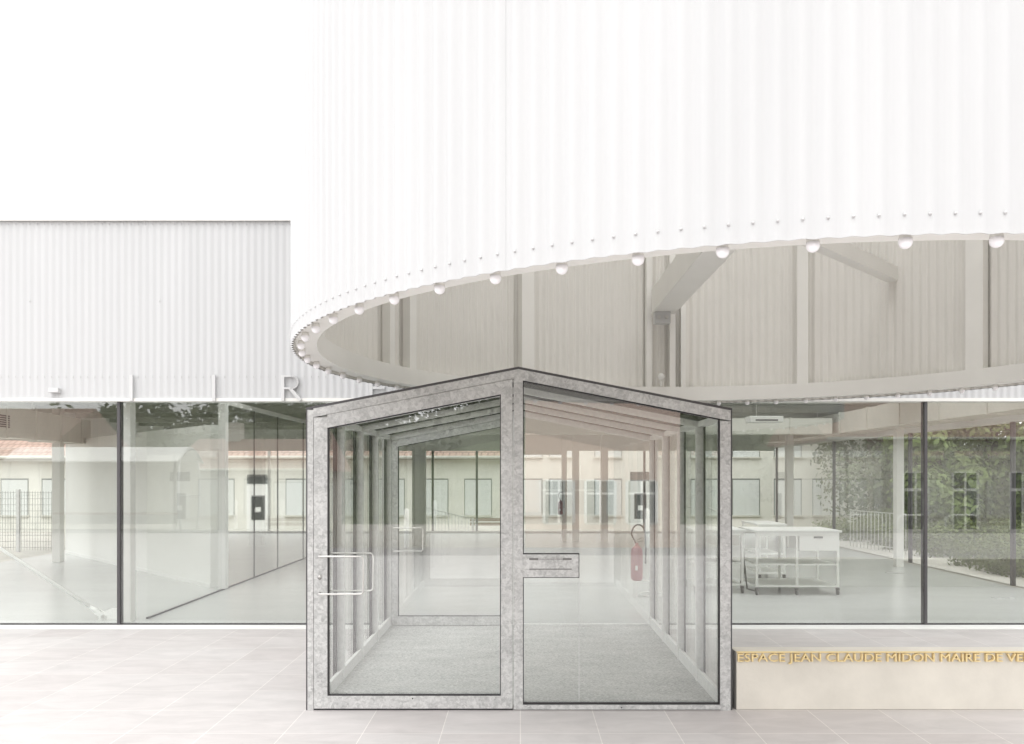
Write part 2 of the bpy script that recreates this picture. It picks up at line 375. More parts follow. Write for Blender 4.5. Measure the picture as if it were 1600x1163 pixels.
# side glazing right (x=7.05) and left (x=-9.55), rear glazing (y=22)
sy = [GL+.08, 11.4, 14.4, 17.9, 21.9]
for i in range(4):
    p = MB().box(7.05, 7.066, sy[i]+.02, sy[i+1]-.02, .03, ZH-.03).build('window', M['glass2'], hall)
    MB().box(7.03, 7.09, sy[i+1]-.02, sy[i+1]+.02, .02, ZH-.021).build('mullion', M['alu'], hall)
sy = [GL+.08, 12.3, 16.4, 21.9]
for i in range(3):
    MB().box(-9.566, -9.55, sy[i]+.02, sy[i+1]-.02, .03, ZH-.03).build('window', M['glass2'], hall)
    MB().box(-9.59, -9.53, sy[i+1]-.02, sy[i+1]+.02, .02, ZH-.021).build('mullion', M['alu'], hall)
bx = [-9.5]+[(px-VX)*22/F for px in (420, 590, 676, 745, 816, 884, 1007, 1100)]+[7.0]
for i in range(len(bx)-1):
    MB().box(bx[i]+.03, bx[i+1]-.03, 22.02, 22.03, .06, 2.275).build('window', M['glass2'], hall)
    if i: MB().box(bx[i]-.03, bx[i]+.03, 21.99, 22.06, .06, 2.279).build('mullion', M['alu'] if i in (3, 4, 5, 7) else M['steel'], hall)
MB().box(-9.49, 6.99, 21.95, 21.999, .0045, .059).build('rail', M['steel'], hall)
# columns
for x0, x1, y0, y1 in ((-4.33, -4.235, 8.64, 8.76), (6.55, 6.68, 13.85, 13.98), (5.9, 6.05, 17.6, 17.75), (-8.6, -8.45, 14.6, 14.75),
                       (-2.45, -2.15, 18.0, 18.2), (1.26, 1.42, 19.2, 19.35), (1.95, 2.12, 19.2, 19.35), (1.0, 1.12, 19.2, 19.3)):
    MB().box(x0, x1, y0, y1, .0045, 2.829).build('column', M['steel'], hall, bevel=.006)
MB().box(-.2, 1.12, 19.21, 19.29, 2.10, 2.22).build('door_head', M['steel'], hall)
# ducts
def duct(p, q, w_, h_, grille=None):
    b = MB().bar(p, q, w_, h_).build('duct', M['duct'], hall)
    p, q = Vector(p), Vector(q); d = (q-p); L_ = d.length; n = int(L_/1.2)
    for i in range(n+1):
        a = p+d*min(1, i*1.2/L_); MB().bar(a-d.normalized()*.015, a+d.normalized()*.015, w_+.03, h_+.03).build('flange', M['duct'], b)
    if grille:
        gm = MB(); n_ = Vector((0, 0, 1)).cross(d.normalized()); c0 = p+d*grille-n_*(w_/2+.003)
        for sgn in (1,):
            for k in range(6): gm.bar(c0-d.normalized()*.28+Vector((0, 0, -.08+.032*k)), c0+d.normalized()*.28+Vector((0, 0, -.08+.032*k)), .006, .02)
        gm.build('grille', M['alu'], b)
    for i in range(n):
        a = p+d*((i+.5)*1.2/L_)
        if i % 3 == 0: MB().bar(a+Vector((0, 0, h_/2)), (a.x, a.y, 2.98), .012, .012, up=(0, 1, 0)).build('hanger', M['steel'], b)
duct((-7.25, 9.3, 2.36), (-8.75, 15.7, 2.45), .5, .46, .34)
duct((6.35, 9.2, 2.60), (6.35, 20.2, 2.60), .5, .38)
duct((-3.2, 15.5, 2.55), (6.0, 15.5, 2.55), .4, .3)
# track lights under the ceiling
for x, y in ((3.0, 12.5), (4.4, 14.2)):
    b = MB().box(x-.3, x+.3, y, y+.3, 2.55, 2.66).build('ceiling_unit', M['white'], hall, bevel=.01)
    MB().box(x-.2, x+.2, y-.002, y+.0, 2.575, 2.60).build('vent', M['dark'], b)
# small white box fixed on the facade
MB().box(P(84, 0, GL).x, P(100, 0, GL).x, GL-.11, GL-.056, P(0, 615, GL).z, P(0, 608, GL).z).build('wall_box', M['letterwhite'], hall, bevel=.004)

# ---- big letters on the facade
sgn = thing('facade_lettering', (-3, GL-.08, ZH+.04), 'white letters fixed upright on the white corrugated wall above the left glass', 'lettering')
LW = .028
def lbox(mb, px0, px1, py0, py1, y0=GL-.085, y1=GL-.065):
    a, b = P(px0, py0, y0), P(px1, py1, y0); mb.box(a.x, b.x, y0, y1, a.z, b.z)
m_ = MB(); lbox(m_, 202, 207, 586, 626.5); m_.build('letter', M['letterwhite'], sgn)
m_ = MB(); lbox(m_, 331, 336, 586, 626.5); m_.build('letter', M['letterwhite'], sgn)
m_ = MB(); lbox(m_, 577, 582, 586, 626.5)
for y in (586, 604, 622.5): lbox(m_, 582.2, 601, y, y+4)
m_.build('letter', M['letterwhite'], sgn)
m_ = MB(); lbox(m_, 439, 444, 586, 626.5)
yy = GL-.072
arc = [P(444, 588, yy)]+[P(456+9.5*math.sin(t), 597.5-9.5*math.cos(t), yy) for t in [math.pi*k/10 for k in range(11)]]+[P(444, 607, yy)]
for a, b in zip(arc[:-1], arc[1:]): m_.bar(a, b+(b-a).normalized()*.004, .034, .020, up=(0, 0, 1) if abs((b-a).normalized().z) < .9 else (1, 0, 0))
m_.bar(P(454, 607.5, yy-.002), P(470, 626, yy-.002), .033, .03, up=(0, 1, 0))
m_.build('letter', M['letterwhite'], sgn)

# ================================================================== DRUM
drum = thing('entrance_drum', (XC, YC, 2.36), 'huge round white corrugated drum hanging over the porch with a rim of white bulbs', 'canopy')
ZD0, ZD1 = 2.357, 8.2
RC = RB+.052
nw = round(2*math.pi*RC/PITCH); seg = 10; n = nw*seg
c = MB(); vs = []
for i in range(n):
    a = 2*math.pi*i/n; r = RC+.0066*math.cos(2*math.pi*i/seg)
    for rr in (r, r-.0035):
        for z in (ZD0, ZD1): vs.append((XC+rr*math.sin(a), YC-rr*math.cos(a), z))
fs = []
for i in range(n):
    j = (i+1) % n; A, B = 4*i, 4*j
    fs += [(A, B, B+1, A+1)]
c.add(vs, fs, True)
c.add([v for v in vs if v[2] == ZD0], [(2*i, 2*i+1, 2*((i+1) % n)+1, 2*((i+1) % n)) for i in range(n)])
dc = c.build('cladding', M['clad'], drum)
c = MB(); vl = []
for i in range(n):
    a = 2*math.pi*i/n; r = RC-.009+.0095*math.cos(2*math.pi*i/seg)
    vl += [(XC+r*math.sin(a), YC-r*math.cos(a), ZD0+.004), (XC+r*math.sin(a), YC-r*math.cos(a), ZD1)]
c.add(vl, [(2*i, 2*i+1, 2*((i+1) % n)+1, 2*((i+1) % n)) for i in range(n)], True)
for k in range(5, nw, 24):        # sheet laps: the edge of the overlapping sheet
    a0 = 2*math.pi*(k+.35)/nw; r = RC+.0066*math.cos(2*math.pi*.35)+.0006
    p_ = [(XC+(r+e)*math.sin(a0+t), YC-(r+e)*math.cos(a0+t)) for t, e in ((-.0008, 0), (.0008, 0), (.0008, -.004), (-.0008, -.004))]
    lap = MB().prism(p_, 'z', ZD0+.003, ZD1-.003); lap.build('sheet_lap', M['clad'], dc)
c.build('inner_face', M['lining'], dc)
c = MB()
for i in range(nw):
    a = 2*math.pi*i/nw; sn, cs = math.sin(a), math.cos(a)
    screw(c, (XC+(RC+.009)*sn, YC-(RC+.009)*cs, ZD0+.062), (sn, -cs, 0), .0055)
for i in range(0, nw, 3):
    a = 2*math.pi*i/nw; sn, cs = math.sin(a), math.cos(a)
    for z in (5.6,): screw(c, (XC+(RC+.009)*sn, YC-(RC+.009)*cs, z), (sn, -cs, 0), .0055)
tag(c.build('screw_row', M['screw'], dc), kind='stuff')
def ring(mb, r0, r1, z0, z1, n=160):
    vs = []
    for i in range(n):
        a = 2*math.pi*i/n
        vs += [(XC+r*math.sin(a), YC-r*math.cos(a), z) for r, z in ((r0, z0), (r1, z0), (r1, z1), (r0, z1))]
    fs = []
    for i in range(n):
        j = (i+1) % n
        for k in range(4):
            l = (k+1) % 4; fs.append((4*i+k, 4*i+l, 4*j+l, 4*j+k))
    mb.add(vs, fs, False)
    for k in range(len(fs)): mb.sm[-1-k] = False
c = MB(); ring(c, RC-.142, RC-.0195, 2.378, 2.52); rb = c.build('ring_beam', M['steel'], drum)
for z in (4.6, 6.6): c = MB(); ring(c, RC-.10, RC-.0195, z, z+.1, 96); c.build('ring_beam', M['steel'], drum)
def ring_at(px, r):     # far intersection of the sight line through px with the circle of radius r
    k = (px-VX)/F; A = k*k+1; B = -2*(k*XC+YC); C_ = XC*XC+YC*YC-r*r
    Y = (-B+math.sqrt(B*B-4*A*C_))/(2*A); return k*Y, Y
def post(px, w_, r=RC-.07, z0=2.5205, z1=8.1, d=.08):
    x, y = ring_at(px, r); a = math.atan2(x-XC, y-YC)
    sn, cs = math.sin(a), math.cos(a)
    def T(u, v_): return (x+u*cs+v_*sn, y-u*sn+v_*cs)
    MB().prism([T(-w_/2, -d/2), T(w_/2, -d/2), T(w_/2, d/2), T(-w_/2, d/2)], 'z', z0, z1).build('post', M['steel'], drum)
for px, w_ in ((497, .05), (607, .07), (640, .09), (822, .14), (1013, .055), (1050, .06), (1067, .05), (1255, .105), (1526, .15), (1720, .12), (1850, .12)): post(px, w_)
# posts on the near side, seen from underneath only
for k in range(10):
    a = R(-75+k*17); x, y = XC+(RC-.08)*math.sin(a), YC-(RC-.08)*math.cos(a)
    MB().box(x-.035, x+.035, y-.035, y+.035, 2.5205, 8.1).build('post', M['steel'], drum)
# beams across the drum
MB().box(1.36, 1.60, YC-RC+.20, 8.24, 3.27, 3.52).build('cross_beam', M['steel'], drum, bevel=.004)
MB().bar((3.86, 8.0-.12, 3.51), (1.55, 5.62, 3.51), .10, .13).build('brace', M['steel'], drum)
b = MB().box(1.37, 1.53, 8.10, 8.19, 3.15, 3.268).build('bracket', M['screw'], drum)
for x in (1.41, 1.49): MB().tube([(x, 8.099, 3.21), (x, 8.075, 3.21)], .018, 8).build('bolt', M['satin'], b)
# little round lamp on a stem
x, y = ring_at(1033, RC-.18)
s_ = MB().tube([(x, y, 2.5205), (x, y, 2.60)], .010, 8).build('lamp_stem', M['steel'], drum)
MB().lathe((x, y, 2.622), [(0.001, -.036), (.02, -.03), (.036, 0), (.02, .03), (.001, .036)], 16).build('lamp_globe', M['white'], s_)
c = MB(); ring(c, 2.3, RC-.0195, ZD1-.12, ZD1-.06, 96); c.build('added_drum_roof', M['steel'], drum)   # unseen flat roof, its round opening sized to set the light inside
# bulbs
bulb = None
for i in range(64):
    a = .003-2*math.pi*i/64
    x, y = XC+RB*math.sin(a), YC-RB*math.cos(a)
    if bulb is None:
        bulb = MB().ball((x, y, 2.349), .0222, 18, 12).build('bulb', M['bulb'], drum)
        bs = MB().lathe((x, y, 2.349), [(.0215, .010), (.017, .0285), (.001, .0285)], 14).build('bulb_socket', M['steel'], bulb)
        x0, y0 = x, y
    else:
        b = bulb.copy(); COL.objects.link(b); b.location = (x-x0, y-y0, 0)
        q = bs.copy(); COL.objects.link(q); q.parent = b

# ================================================================== ENTRANCE PORCH (galvanised glass vestibule)
YF, YB = FRONT, GL-.005
porch = thing('entrance_porch', (-.008, YF, 0), 'gabled galvanised steel and glass porch with a door on its left half', 'porch')
AX = -.013; XL, XR = -1.460, 1.443; ZA = 2.341; SL = .1928
def zt(x, off=0): return ZA-abs(x-AX)*SL*(1.0 if x < AX else 1.01)-off
def fx(px): return (px-VX)*YF/F
def fzz(py): return CH+(HY-py)*YF/F
def gable_band(mb, x0, x1, o0, o1, y0, y1):
    """band following the gable between offsets o0<o1 below the roofline"""
    xs_ = [x0]+([AX] if x0 < AX < x1 else [])+[x1]
    mb.prism([(x, zt(x, o0)) for x in xs_]+[(x, zt(x, o1)) for x in reversed(xs_)], 'y', y0, y1)
# black outer skin edge
c = MB(); gable_band(c, XL, XR, 0, .017, YF, YF+.05)
c.box(XL, XL+.011, YF, YF+.05, 0, zt(XL, .0172)); c.box(XR-.011, XR, YF, YF+.05, 0, zt(XR, .0172))
c.build('edge_seal', M['alu'], porch)
# front fixed frame
xi0, xi1 = fx(490), fx(801.5)      # door opening
c = MB()
c.box(XL+.0112, xi0, YF-.006, YF+.07, .0, zt(XL+.0112, .018))
gable_band(c, xi0, xi1, .0175, .0175+.058, YF-.006, YF+.07)
cx0, cx1 = xi1+.004, fx(817)
c.prism([(cx0, .006), (cx1, .006), (cx1, zt(cx1, .0175)), (AX, zt(AX, .0175)), (xi1, zt(xi1, .0175)), (xi1, zt(xi1, .078)), (cx0, zt(xi1, .078))], 'y', YF-.0065, YF+.07)
gable_band(c, cx1, XR-.0112, .0175, .0175+.070, YF-.006, YF+.07)
rx = fx(1125)
c.box(rx, XR-.0112, YF-.0055, YF+.07, .0, zt(XR-.0112, .09))
c.box(cx1, rx, YF-.006, YF+.07, .006, fzz(1101.5))
fr = c.build('frame', M['galv'], porch)
m_ = MB(); m_.tube([(fx(971), YF-.0062, fzz(1105.5)), (fx(971), YF-.008, fzz(1105.5))], .005, 8); m_.build('screw_head', M['dark'], fr)
# letter box
c = MB(); c.box(cx1+.0005, fx(904), YF-.010, YF+.05, fzz(902), fzz(866.5)); lb = c.build('letter_box', M['galv'], porch, bevel=.002)
m_ = MB(); m_.box(fx(827), fx(893), YF-.0125, YF-.0101, fzz(890), fzz(888.5))
for a, b in ((827, 841), (879, 893)): m_.box(fx(a), fx(b), YF-.015, YF-.0101, fzz(875), fzz(872))
m_.build('slot', M['castor'], lb)
m_ = MB(); m_.box(fx(841.5), fx(878.5), YF-.0112, YF-.0101, fzz(874), fzz(873.2)); m_.build('hinge', M['castor'], lb)
c = MB(); c.box(cx1, fx(905.3), YF+.008, YF+.03, fzz(866), fzz(865)); c.box(cx1, fx(905.3), YF+.008, YF+.03, fzz(903.4), fzz(902.3)); c.box(fx(904.1), fx(905.3), YF+.008, YF+.03, fzz(902.2), fzz(866.2))
c.build('gasket', M['dark'], lb)
# fixed front glass
c = MB(); gx1 = rx+.02
c.prism([(cx1-.01, fzz(1106)), (gx1, fzz(1106)), (gx1, zt(gx1, .07)), (cx1-.01, zt(cx1, .07))], 'y', YF+.02, YF+.032)
fg = c.build('glass_pane', M['vglass'], porch)
c = MB(); c.box(fx(904.6), fx(905.6), YF+.018, YF+.0199, fzz(1101), fzz(903.5)); c.build('glass_joint', M['screw'], fg)
c = MB()
gable_band(c, cx1, rx, .0878, .0878+.008, YF+.004, YF+.019)
c.box(cx1, cx1+.006, YF+.004, YF+.019, fzz(1101), zt(cx1, .096)); c.box(rx-.010, rx-.0002, YF+.004, YF+.0188, fzz(1101), zt(rx, .096))
c.box(cx1+.0062, rx-.0102, YF+.004, YF+.019, fzz(1101), fzz(1098.5))
c.build('gasket', M['dark'], fg)
# door leaf
def leaf_door(y0, x0, x1, stile0, stile1, top_o, rail, bot0, bot1, zf, hinge=False):
    c = MB()
    a0, a1 = x0+.004, x1-.003
    i0, i1 = a0+stile0, a1-stile1
    c.box(a0, i0, y0, y0+.05, bot0, zf(a0, top_o+.0)); 
    c.prism([(i1, bot0), (a1, bot0), (a1, zf(a1, top_o)), (i1, zf(i1, top_o))], 'y', y0, y0+.05)
    c.prism([(i0, zf(i0, top_o+rail)), (i1, zf(i1, top_o+rail)), (i1, zf(i1, top_o)), (i0, zf(i0, top_o))], 'y', y0, y0+.05)
    c.box(i0, i1, y0, y0+.05, bot0, bot1)
    d = c.build('door', M['galv'], porch)
    g_ = MB().prism([(i0-.01, bot1-.01), (i1+.01, bot1-.01), (i1+.01, zf(i1, top_o+rail-.01)), (i0-.01, zf(i0, top_o+rail-.01))], 'y', y0+.02, y0+.032).build('door_glass', M['vglass'], d)
    k = MB(); e = .008
    k.box(i0, i0+.011, y0+.004, y0+.0195, bot1, zf(i0, top_o+rail)); k.box(i1-.006, i1, y0+.004, y0+.0195, bot1, zf(i1, top_o+rail))
    k.prism([(i0+.0112, zf(i0+.011, top_o+rail+e)), (i1-.0062, zf(i1-.006, top_o+rail+e)), (i1-.0062, zf(i1-.006, top_o+rail)), (i0+.0112, zf(i0+.011, top_o+rail))], 'y', y0+.004, y0+.0195)
    k.box(i0+.0112, i1-.0062, y0+.004, y0+.0195, bot1, bot1+.009)
    k.build('gasket', M['dark'], d)
    return d, i0
d, i0 = leaf_door(YF-.010, xi0, xi1, .092, .079, .0785, .088, .014, fzz(1087), zt)
c = MB(); c.box(xi0+.002, xi1-.002, YF+.002, YF+.06, .001, .0125); c.build('threshold', M['dark'], d)
c = MB(); c.tube([(fx(645), YF-.0102, fzz(1091)), (fx(645), YF-.0115, fzz(1091))], .005, 8); c.build('screw_head', M['dark'], d)
def handle(parent, x, y0, y1, zt_, zb, L_, r=.0062):
    pts = [(x, y0, zt_), (x, y1, zt_)]
    c_ = .02
    pts = [(x, y0, zt_), (x, y1-math.copysign(c_, y1-y0), zt_), (x+c_*.3, y1-math.copysign(c_*.3, y1-y0), zt_), (x+c_, y1, zt_), (x+L_-c_, y1, zt_), (x+L_-c_*.3, y1, zt_-c_*.3), (x+L_, y1, zt_-c_),
           (x+L_, y1, zb+c_), (x+L_-c_*.3, y1, zb+c_*.3), (x+L_-c_, y1, zb), (x+c_, y1, zb), (x+c_*.3, y1-math.copysign(c_*.3, y1-y0), zb), (x, y1-math.copysign(c_, y1-y0), zb), (x, y0, zb)]
    return MB().tube(pts, r, 12).build('handle', M['satin'], parent)
handle(d, fx(501), YF-.010, YF-.075, fzz(868.0), fzz(926.2), fx(571)-fx(501))
handle(d, fx(501), YF+.042, YF+.115, fzz(867), fzz(927), fx(573.5)-fx(501)+.02)
c = MB(); c.lathe((0, 0, 0), [(.001, 0), (.013, 0), (.013, .006), (.008, .008), (.008, .012), (.001, .012)], 16)
c.v = [(fx(500)+v[0], YF-.010-v[2], fzz(901.5)+v[1]*1.35) for v in c.v]; c.build('lock', M['satin'], d)
# posts, rafters, low rails, side panes, roof panes
XPI, XPO = -1.365, -1.418
YP = [6.157, 6.885, 7.62]
zr = lambda x, o: zt(x, o)
for y in YP:
    for sgn_ in (-1, 1):
        xo, xi = (XPO, XPI) if sgn_ < 0 else (1.418, 1.364)
        MB().box(xo, xi, y, y+.045, .006, zt(xi, .1)).build('post', M['galv_lit'], porch)
    c = MB(); xs_ = [-1.425, AX, 1.418]
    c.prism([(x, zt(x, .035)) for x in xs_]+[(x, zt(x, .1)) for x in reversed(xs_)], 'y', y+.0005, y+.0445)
    c.build('rafter', M['galv_lit'], porch)
ye = [YF+.072]+YP+[YB-.06]
for i in range(4):
    a, b = ye[i]+(.046 if i else 0), ye[i+1]
    for xo, xi in ((XPO+.004, XPI-.008), (1.414, 1.372)):
        r = MB().box(xo, xi, a, b, .006, .085).build('low_rail', M['galv_lit'], porch)
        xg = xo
        MB().box(xi, xi+(.004 if xi > 0 else -.004)*0+ (xo-xi)*.35, a, b, .0851, .10).build('bead', M['galv_lit'], r)
    for x0, x1 in ((XL+.012, XL+.022), (XR-.022, XR-.012)):
        p = MB().box(x0, x1, ye[i]-.02 if i else a, ye[i+1]-.026, .02, zt(x0 if x0 < 0 else x1, .03)).build('side_pane', M['glass2'], porch)
        xx0, xx1 = (XL+.0222, XPO-.0005) if x0 < 0 else (1.4185, XR-.0222)
        MB().box(min(xx0, xx1), max(xx0, xx1), b-.055, b+.02, .02, zt(x0 if x0 < 0 else x1, .04)).build('gasket', M['dark'], p)
    for s0, s1 in ((XL+.002, AX), (AX, XR-.002)):
        p = MB().prism([(s0, zt(s0, .018)), (s1, zt(s1, .018)), (s1, zt(s1, .006)), (s0, zt(s0, .006))], 'y', ye[i]-.02 if i else YF+.051, ye[i+1]-.026).build('roof_pane', M['glass2'], porch)
        MB().prism([(s0+.03, zt(s0+.03, .052)), (s1-.001, zt(s1, .052)), (s1-.001, zt(s1, .0185)), (s0+.03, zt(s0+.03, .0185))], 'y', b-.055, b-.002).build('gasket', M['dark'], p)
# floor mat, eaves beam, ridge
MB().box(XPO+.001, 1.4178, YF+.071, YB-.0, .001, .006).build('floor_mat', M['carpet'], porch)
for x0, x1 in ((-1.424, -1.37), (1.372, 1.417)):
    for i in range(4):
        a, b = ye[i]+(.046 if i else 0), ye[i+1]
        MB().box(x0, x1, a, b, zt(x0 if x0 < 0 else x1, .09), zt(x0 if x0 < 0 else x1, .045)).build('eaves_rail', M['galv_lit'], porch)
# rear frame and door
YR = YB-.06
def bx_(px): return (px-VX)*YR/F
c = MB(); xl, xr = bx_(611.5), bx_(1016)
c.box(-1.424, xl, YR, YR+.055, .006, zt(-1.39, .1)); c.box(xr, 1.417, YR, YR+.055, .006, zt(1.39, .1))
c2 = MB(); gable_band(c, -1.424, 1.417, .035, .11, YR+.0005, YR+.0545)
c.build('rear_frame', M['galv_lit'], porch)
def zb(x, off=0): return zt(x, off)
d2, _ = leaf_door(YR-.004, xl, bx_(800), .065, .075, .113, .075, .012, .105, zb)
handle(d2, bx_(615), YR-.004, YR-.07, P(0, 824.5, YR).z, P(0, 860.5, YR).z, bx_(662)-bx_(615))
c = MB(); c.box(bx_(801), bx_(806), YR, YR+.05, .008, zt(AX, .12)); c.box(bx_(806.2), xr-.001, YR, YR+.05, .008, .026); c.build('rear_post', M['galv_lit'], porch)
MB().prism([(bx_(806), .02), (xr, .02), (xr, zt(xr, .1)), (bx_(806), zt(bx_(806), .1))], 'y', YR+.02, YR+.03).build('rear_glass', M['vglass'], porch)
# infill between porch gable and facade head
c = MB(); c.prism([(-1.47, zt(-1.455, -.004)), (AX, zt(AX, -.004)), (1.455, zt(1.44, -.004)), (1.455, ZH-.002), (-1.47, ZH-.002)], 'y', GL-.004, GL+.02); c.build('transom_glass', M['glass2'], hall)
for x in (-1.468, 1.453): MB().box(x-.008, x+.008, GL-.01, GL+.03, .0065, ZH-.003).build('jamb', M['steel'], hall)

# ================================================================== WALL WITH GILT LETTERING
wl_ = thing('low_wall', (4, YF+.02, 0), 'low pale concrete wall running right from the porch corner', 'wall')
zw = CH+(HY-1019)*YF/F
x0w = fx(1151.5)
MB().box(x0w, 9.5, YF+.012, YF+.16, 0, zw).build('concrete_face', M['concrete'], wl_, bevel=.004)
MB().box(x0w-.009, x0w-.003, YF+.03, YF+.14, 0, zw-.002).build('joint_strip', M['castor'], wl_)
lt = thing('gilt_lettering', (fx(1375), YF, zw-.07), 'raised gold capital letters naming the place along the top of the low concrete wall', 'lettering')
MB().box(fx(1151), 4.9, YF-.004, YF+.0115, zw-.0045, zw+.003).build('top_rail', M['brass'], lt)
def text(body, size, px0, px1, z, y, parent, m, depth=.012, name='letter'):
    """each character becomes a mesh of its own, spaced as set type between the two pixel columns"""
    cu = bpy.data.curves.new('t', 'FONT'); cu.body = body; cu.size = size; cu.extrude = depth/2; cu.resolution_u = 3
    o = bpy.data.objects.new('t', cu); COL.objects.link(o); bpy.context.view_layer.update()
    me = bpy.data.meshes.new_from_object(o.evaluated_get(bpy.context.evaluated_depsgraph_get()))
    bpy.data.objects.remove(o)
    xs = [v.co.x for v in me.vertices]; a, b = min(xs), max(xs); s = (px1-px0)/(b-a)
    h = max(v.co.y for v in me.vertices)
    bm = bmesh.new(); bm.from_mesh(me); bm.verts.ensure_lookup_table()
    seen = set(); parts = []
    for v in bm.verts:
        if v.index in seen: continue
        st = [v]; comp = []; seen.add(v.index)
        while st:
            u = st.pop(); comp.append(u.index)
            for e in u.link_edges:
                t_ = e.other_vert(u)
                if t_.index not in seen: seen.add(t_.index); st.append(t_)
        parts.append(comp)
    # join pieces of one character (front, back and side share position)
    merged = []
    for cset in sorted(parts, key=lambda c_: min(bm.verts[i].co.x for i in c_)):
        lo = min(bm.verts[i].co.x for i in cset); hi = max(bm.verts[i].co.x for i in cset)
        if merged and lo < merged[-1][1]-.0001*size and min(hi, merged[-1][1])-lo > .5*min(hi-lo, merged[-1][1]-merged[-1][0]):
            merged[-1][0] = min(merged[-1][0], lo); merged[-1][1] = max(merged[-1][1], hi); merged[-1][2] += cset
        else: merged.append([lo, hi, list(cset)])
    for lo, hi, idx in merged:
        ix = {k: n_ for n_, k in enumerate(idx)}; q = MB()
        vs = [(px0+(bm.verts[k].co.x-a)*s, y-bm.verts[k].co.z, z+bm.verts[k].co.y) for k in idx]
        fs = [tuple(ix[v.index] for v in f.verts) for f in bm.faces if f.verts[0].index in ix]
        q.add(vs, fs); q.build(name, m, parent)
    bm.free()
zc = zw-.062-.002
text('ESPACE JEAN CLAUDE MIDON MAIRE DE VERNIER', .079, fx(1152.5), fx(1152.5)+(fx(1600)-fx(1152.5))*1.135, zc, YF+.000, lt, M['brass'], .022)

# ================================================================== INSIDE THE HALL
gp = thing('glass_partition', (-4.15, 8.9, .004), 'tall frameless glass partition running back into the hall beside the white steel column', 'partition')
for a, b in ((8.85, 11.05), (11.18, 14.0), (14.05, 17.0)):
    p = MB().box(-4.156, -4.144, a, b, .022, 2.6).build('glass_panel', M['glass2'], gp)
MB().box(-4.165, -4.135, 8.85, 17.0, .0045, .0215).build('floor_track', M['alu'], gp)
MB().box(-4.18, -4.12, 8.85, 17.0, 2.6, 2.66).build('top_track', M['steel'], gp)
MB().box(-4.20, -4.10, 11.06, 11.17, .022, 2.6).build('post', M['white'], gp)
for y in (12.4, 13.6, 15.2): MB().box(-4.16, -4.14, y, y+.012, .022, 2.6).build('joint', M['castor'], gp)
pw = thing('partition_wall', (-7, 13.8, .004), 'plain white partition wall standing at an angle on the pale hall floor', 'wall')
n_ = Vector((1, 1, 0)).normalized()*.16
c = MB(); A, B = Vector((-4.40, 11.3, 0)), Vector((-9.35, 16.35, 0))
c.prism([(A.x, A.y), (A.x+n_.x, A.y+n_.y), (B.x+n_.x, B.y+n_.y), (B.x, B.y)], 'z', .0045, 2.32); c.build('panel', M['wall'], pw)
c = MB(); c.prism([(A.x-.01, A.y-.012), (B.x-.005, B.y-.012), (B.x, B.y-.0005), (A.x, A.y-.0005)], 'z', .0046, .06); c.build('skirting', M['white'], pw)
# tension rod with clevis
tr = thing('tension_rod', (-4.6, 8.78, .004), 'white diagonal steel tie rod with a forked end just behind the left glass', 'tie rod')
e0, e1 = P(163, 963, 8.8), P(-260, 688, 8.8)
rd = MB().tube([e0+(e1-e0).normalized()*.19, e1], .018, 10).build('rod', M['white'], tr)
c = MB(); dr = (e1-e0).normalized()
c.tube([e0+dr*.20, e0+dr*.14, e0+dr*.08], [.014, .026, .03], 12)
for o_ in (-.022, .022): c.bar(e0+dr*.10+Vector((0, o_, 0)), e0-dr*.03+Vector((0, o_, 0)), .012, .055, up=(0, 0, 1))
cv = c.build('clevis', M['white'], tr)
MB().tube([e0+Vector((0, -.04, 0)), e0+Vector((0, .04, 0))], .018, 12).build('pin', M['satin'], cv)
MB().prism([(-4.66, .0045), (-4.345, .0045), (-4.345, .13), (-4.52, .13), (-4.66, .07)], 'y', 8.785, 8.815).build('gusset_plate', M['white'], tr)

# small flush floor outlets
for i, (px, py, lab) in enumerate(((1568, 935, 'small grey flush outlet in the pale floor nearest the right glass'), (1398, 896, 'small grey flush outlet in the pale floor beside the white side column'))):
    Y = F*1.6/(py-HY); x = (px-VX)*Y/F
    t = thing('floor_outlet', (x, Y, .004), lab, 'floor outlet')
    MB().box(x-.13, x+.13, Y-.06, Y+.06, .0045, .009).build('cover_plate', M['screw'], t)
    MB().box(x-.05, x+.05, Y-.055, Y-.04, .0091, .011).build('flap', M['castor'], t)
# extinguishers
def extinguisher(loc, label, stand):
    x, y, z = loc
    t = thing('fire_extinguisher', loc, label, 'extinguisher')
    c = MB().lathe((x, y, z), [(.001, .0), (.055, .0), (.075, .02), (.078, .06), (.078, .36), (.07, .41), (.04, .445), (.022, .46), (.022, .49), (.001, .49)], 20)
    bd = c.build('cylinder', M['red'], t)
    MB().lathe((x, y, z), [(.0785, .13), (.0787, .14), (.0787, .24), (.0785, .25)], 20).build('label', M['red'], bd)
    MB().box(x-.03, x+.0, y-.086, y-.079, z+.14, z+.20).build('sticker', M['labelw'], bd)
    c = MB().bar((x-.03, y, z+.51), (x+.075, y, z+.56), .02, .004); c.bar((x-.03, y, z+.495), (x+.08, y, z+.515), .02, .004)
    c.build('lever', M['black'], t)
    pts = [(x-.015, y, z+.49)]+[(x+.02+.09*math.cos(math.pi-k*math.pi*1.05/9), y-.01, z+.60+.13*math.sin(math.pi-k*math.pi*1.05/9)) for k in range(10)]+[(x+.115, y-.02, z+.42), (x+.11, y-.02, z+.22)]
    MB().tube(pts, .011, 8).build('hose', M['black'], t)
    return t
E1 = P(995, 907, 10.4); 
extinguisher((E1.x, E1.y, E1.z), 'large red fire extinguisher with a looped black hose behind the porch glass', True)
sp = thing('extinguisher_stand', (P(1018, 0, 10.5).x, 10.5, .004), 'thin white pole stand holding up the large fire extinguisher', 'stand')
x = P(1018, 0, 10.5).x
MB().tube([(x, 10.52, .03), (x, 10.52, 1.30)], .022, 10).build('pole', M['white'], sp)
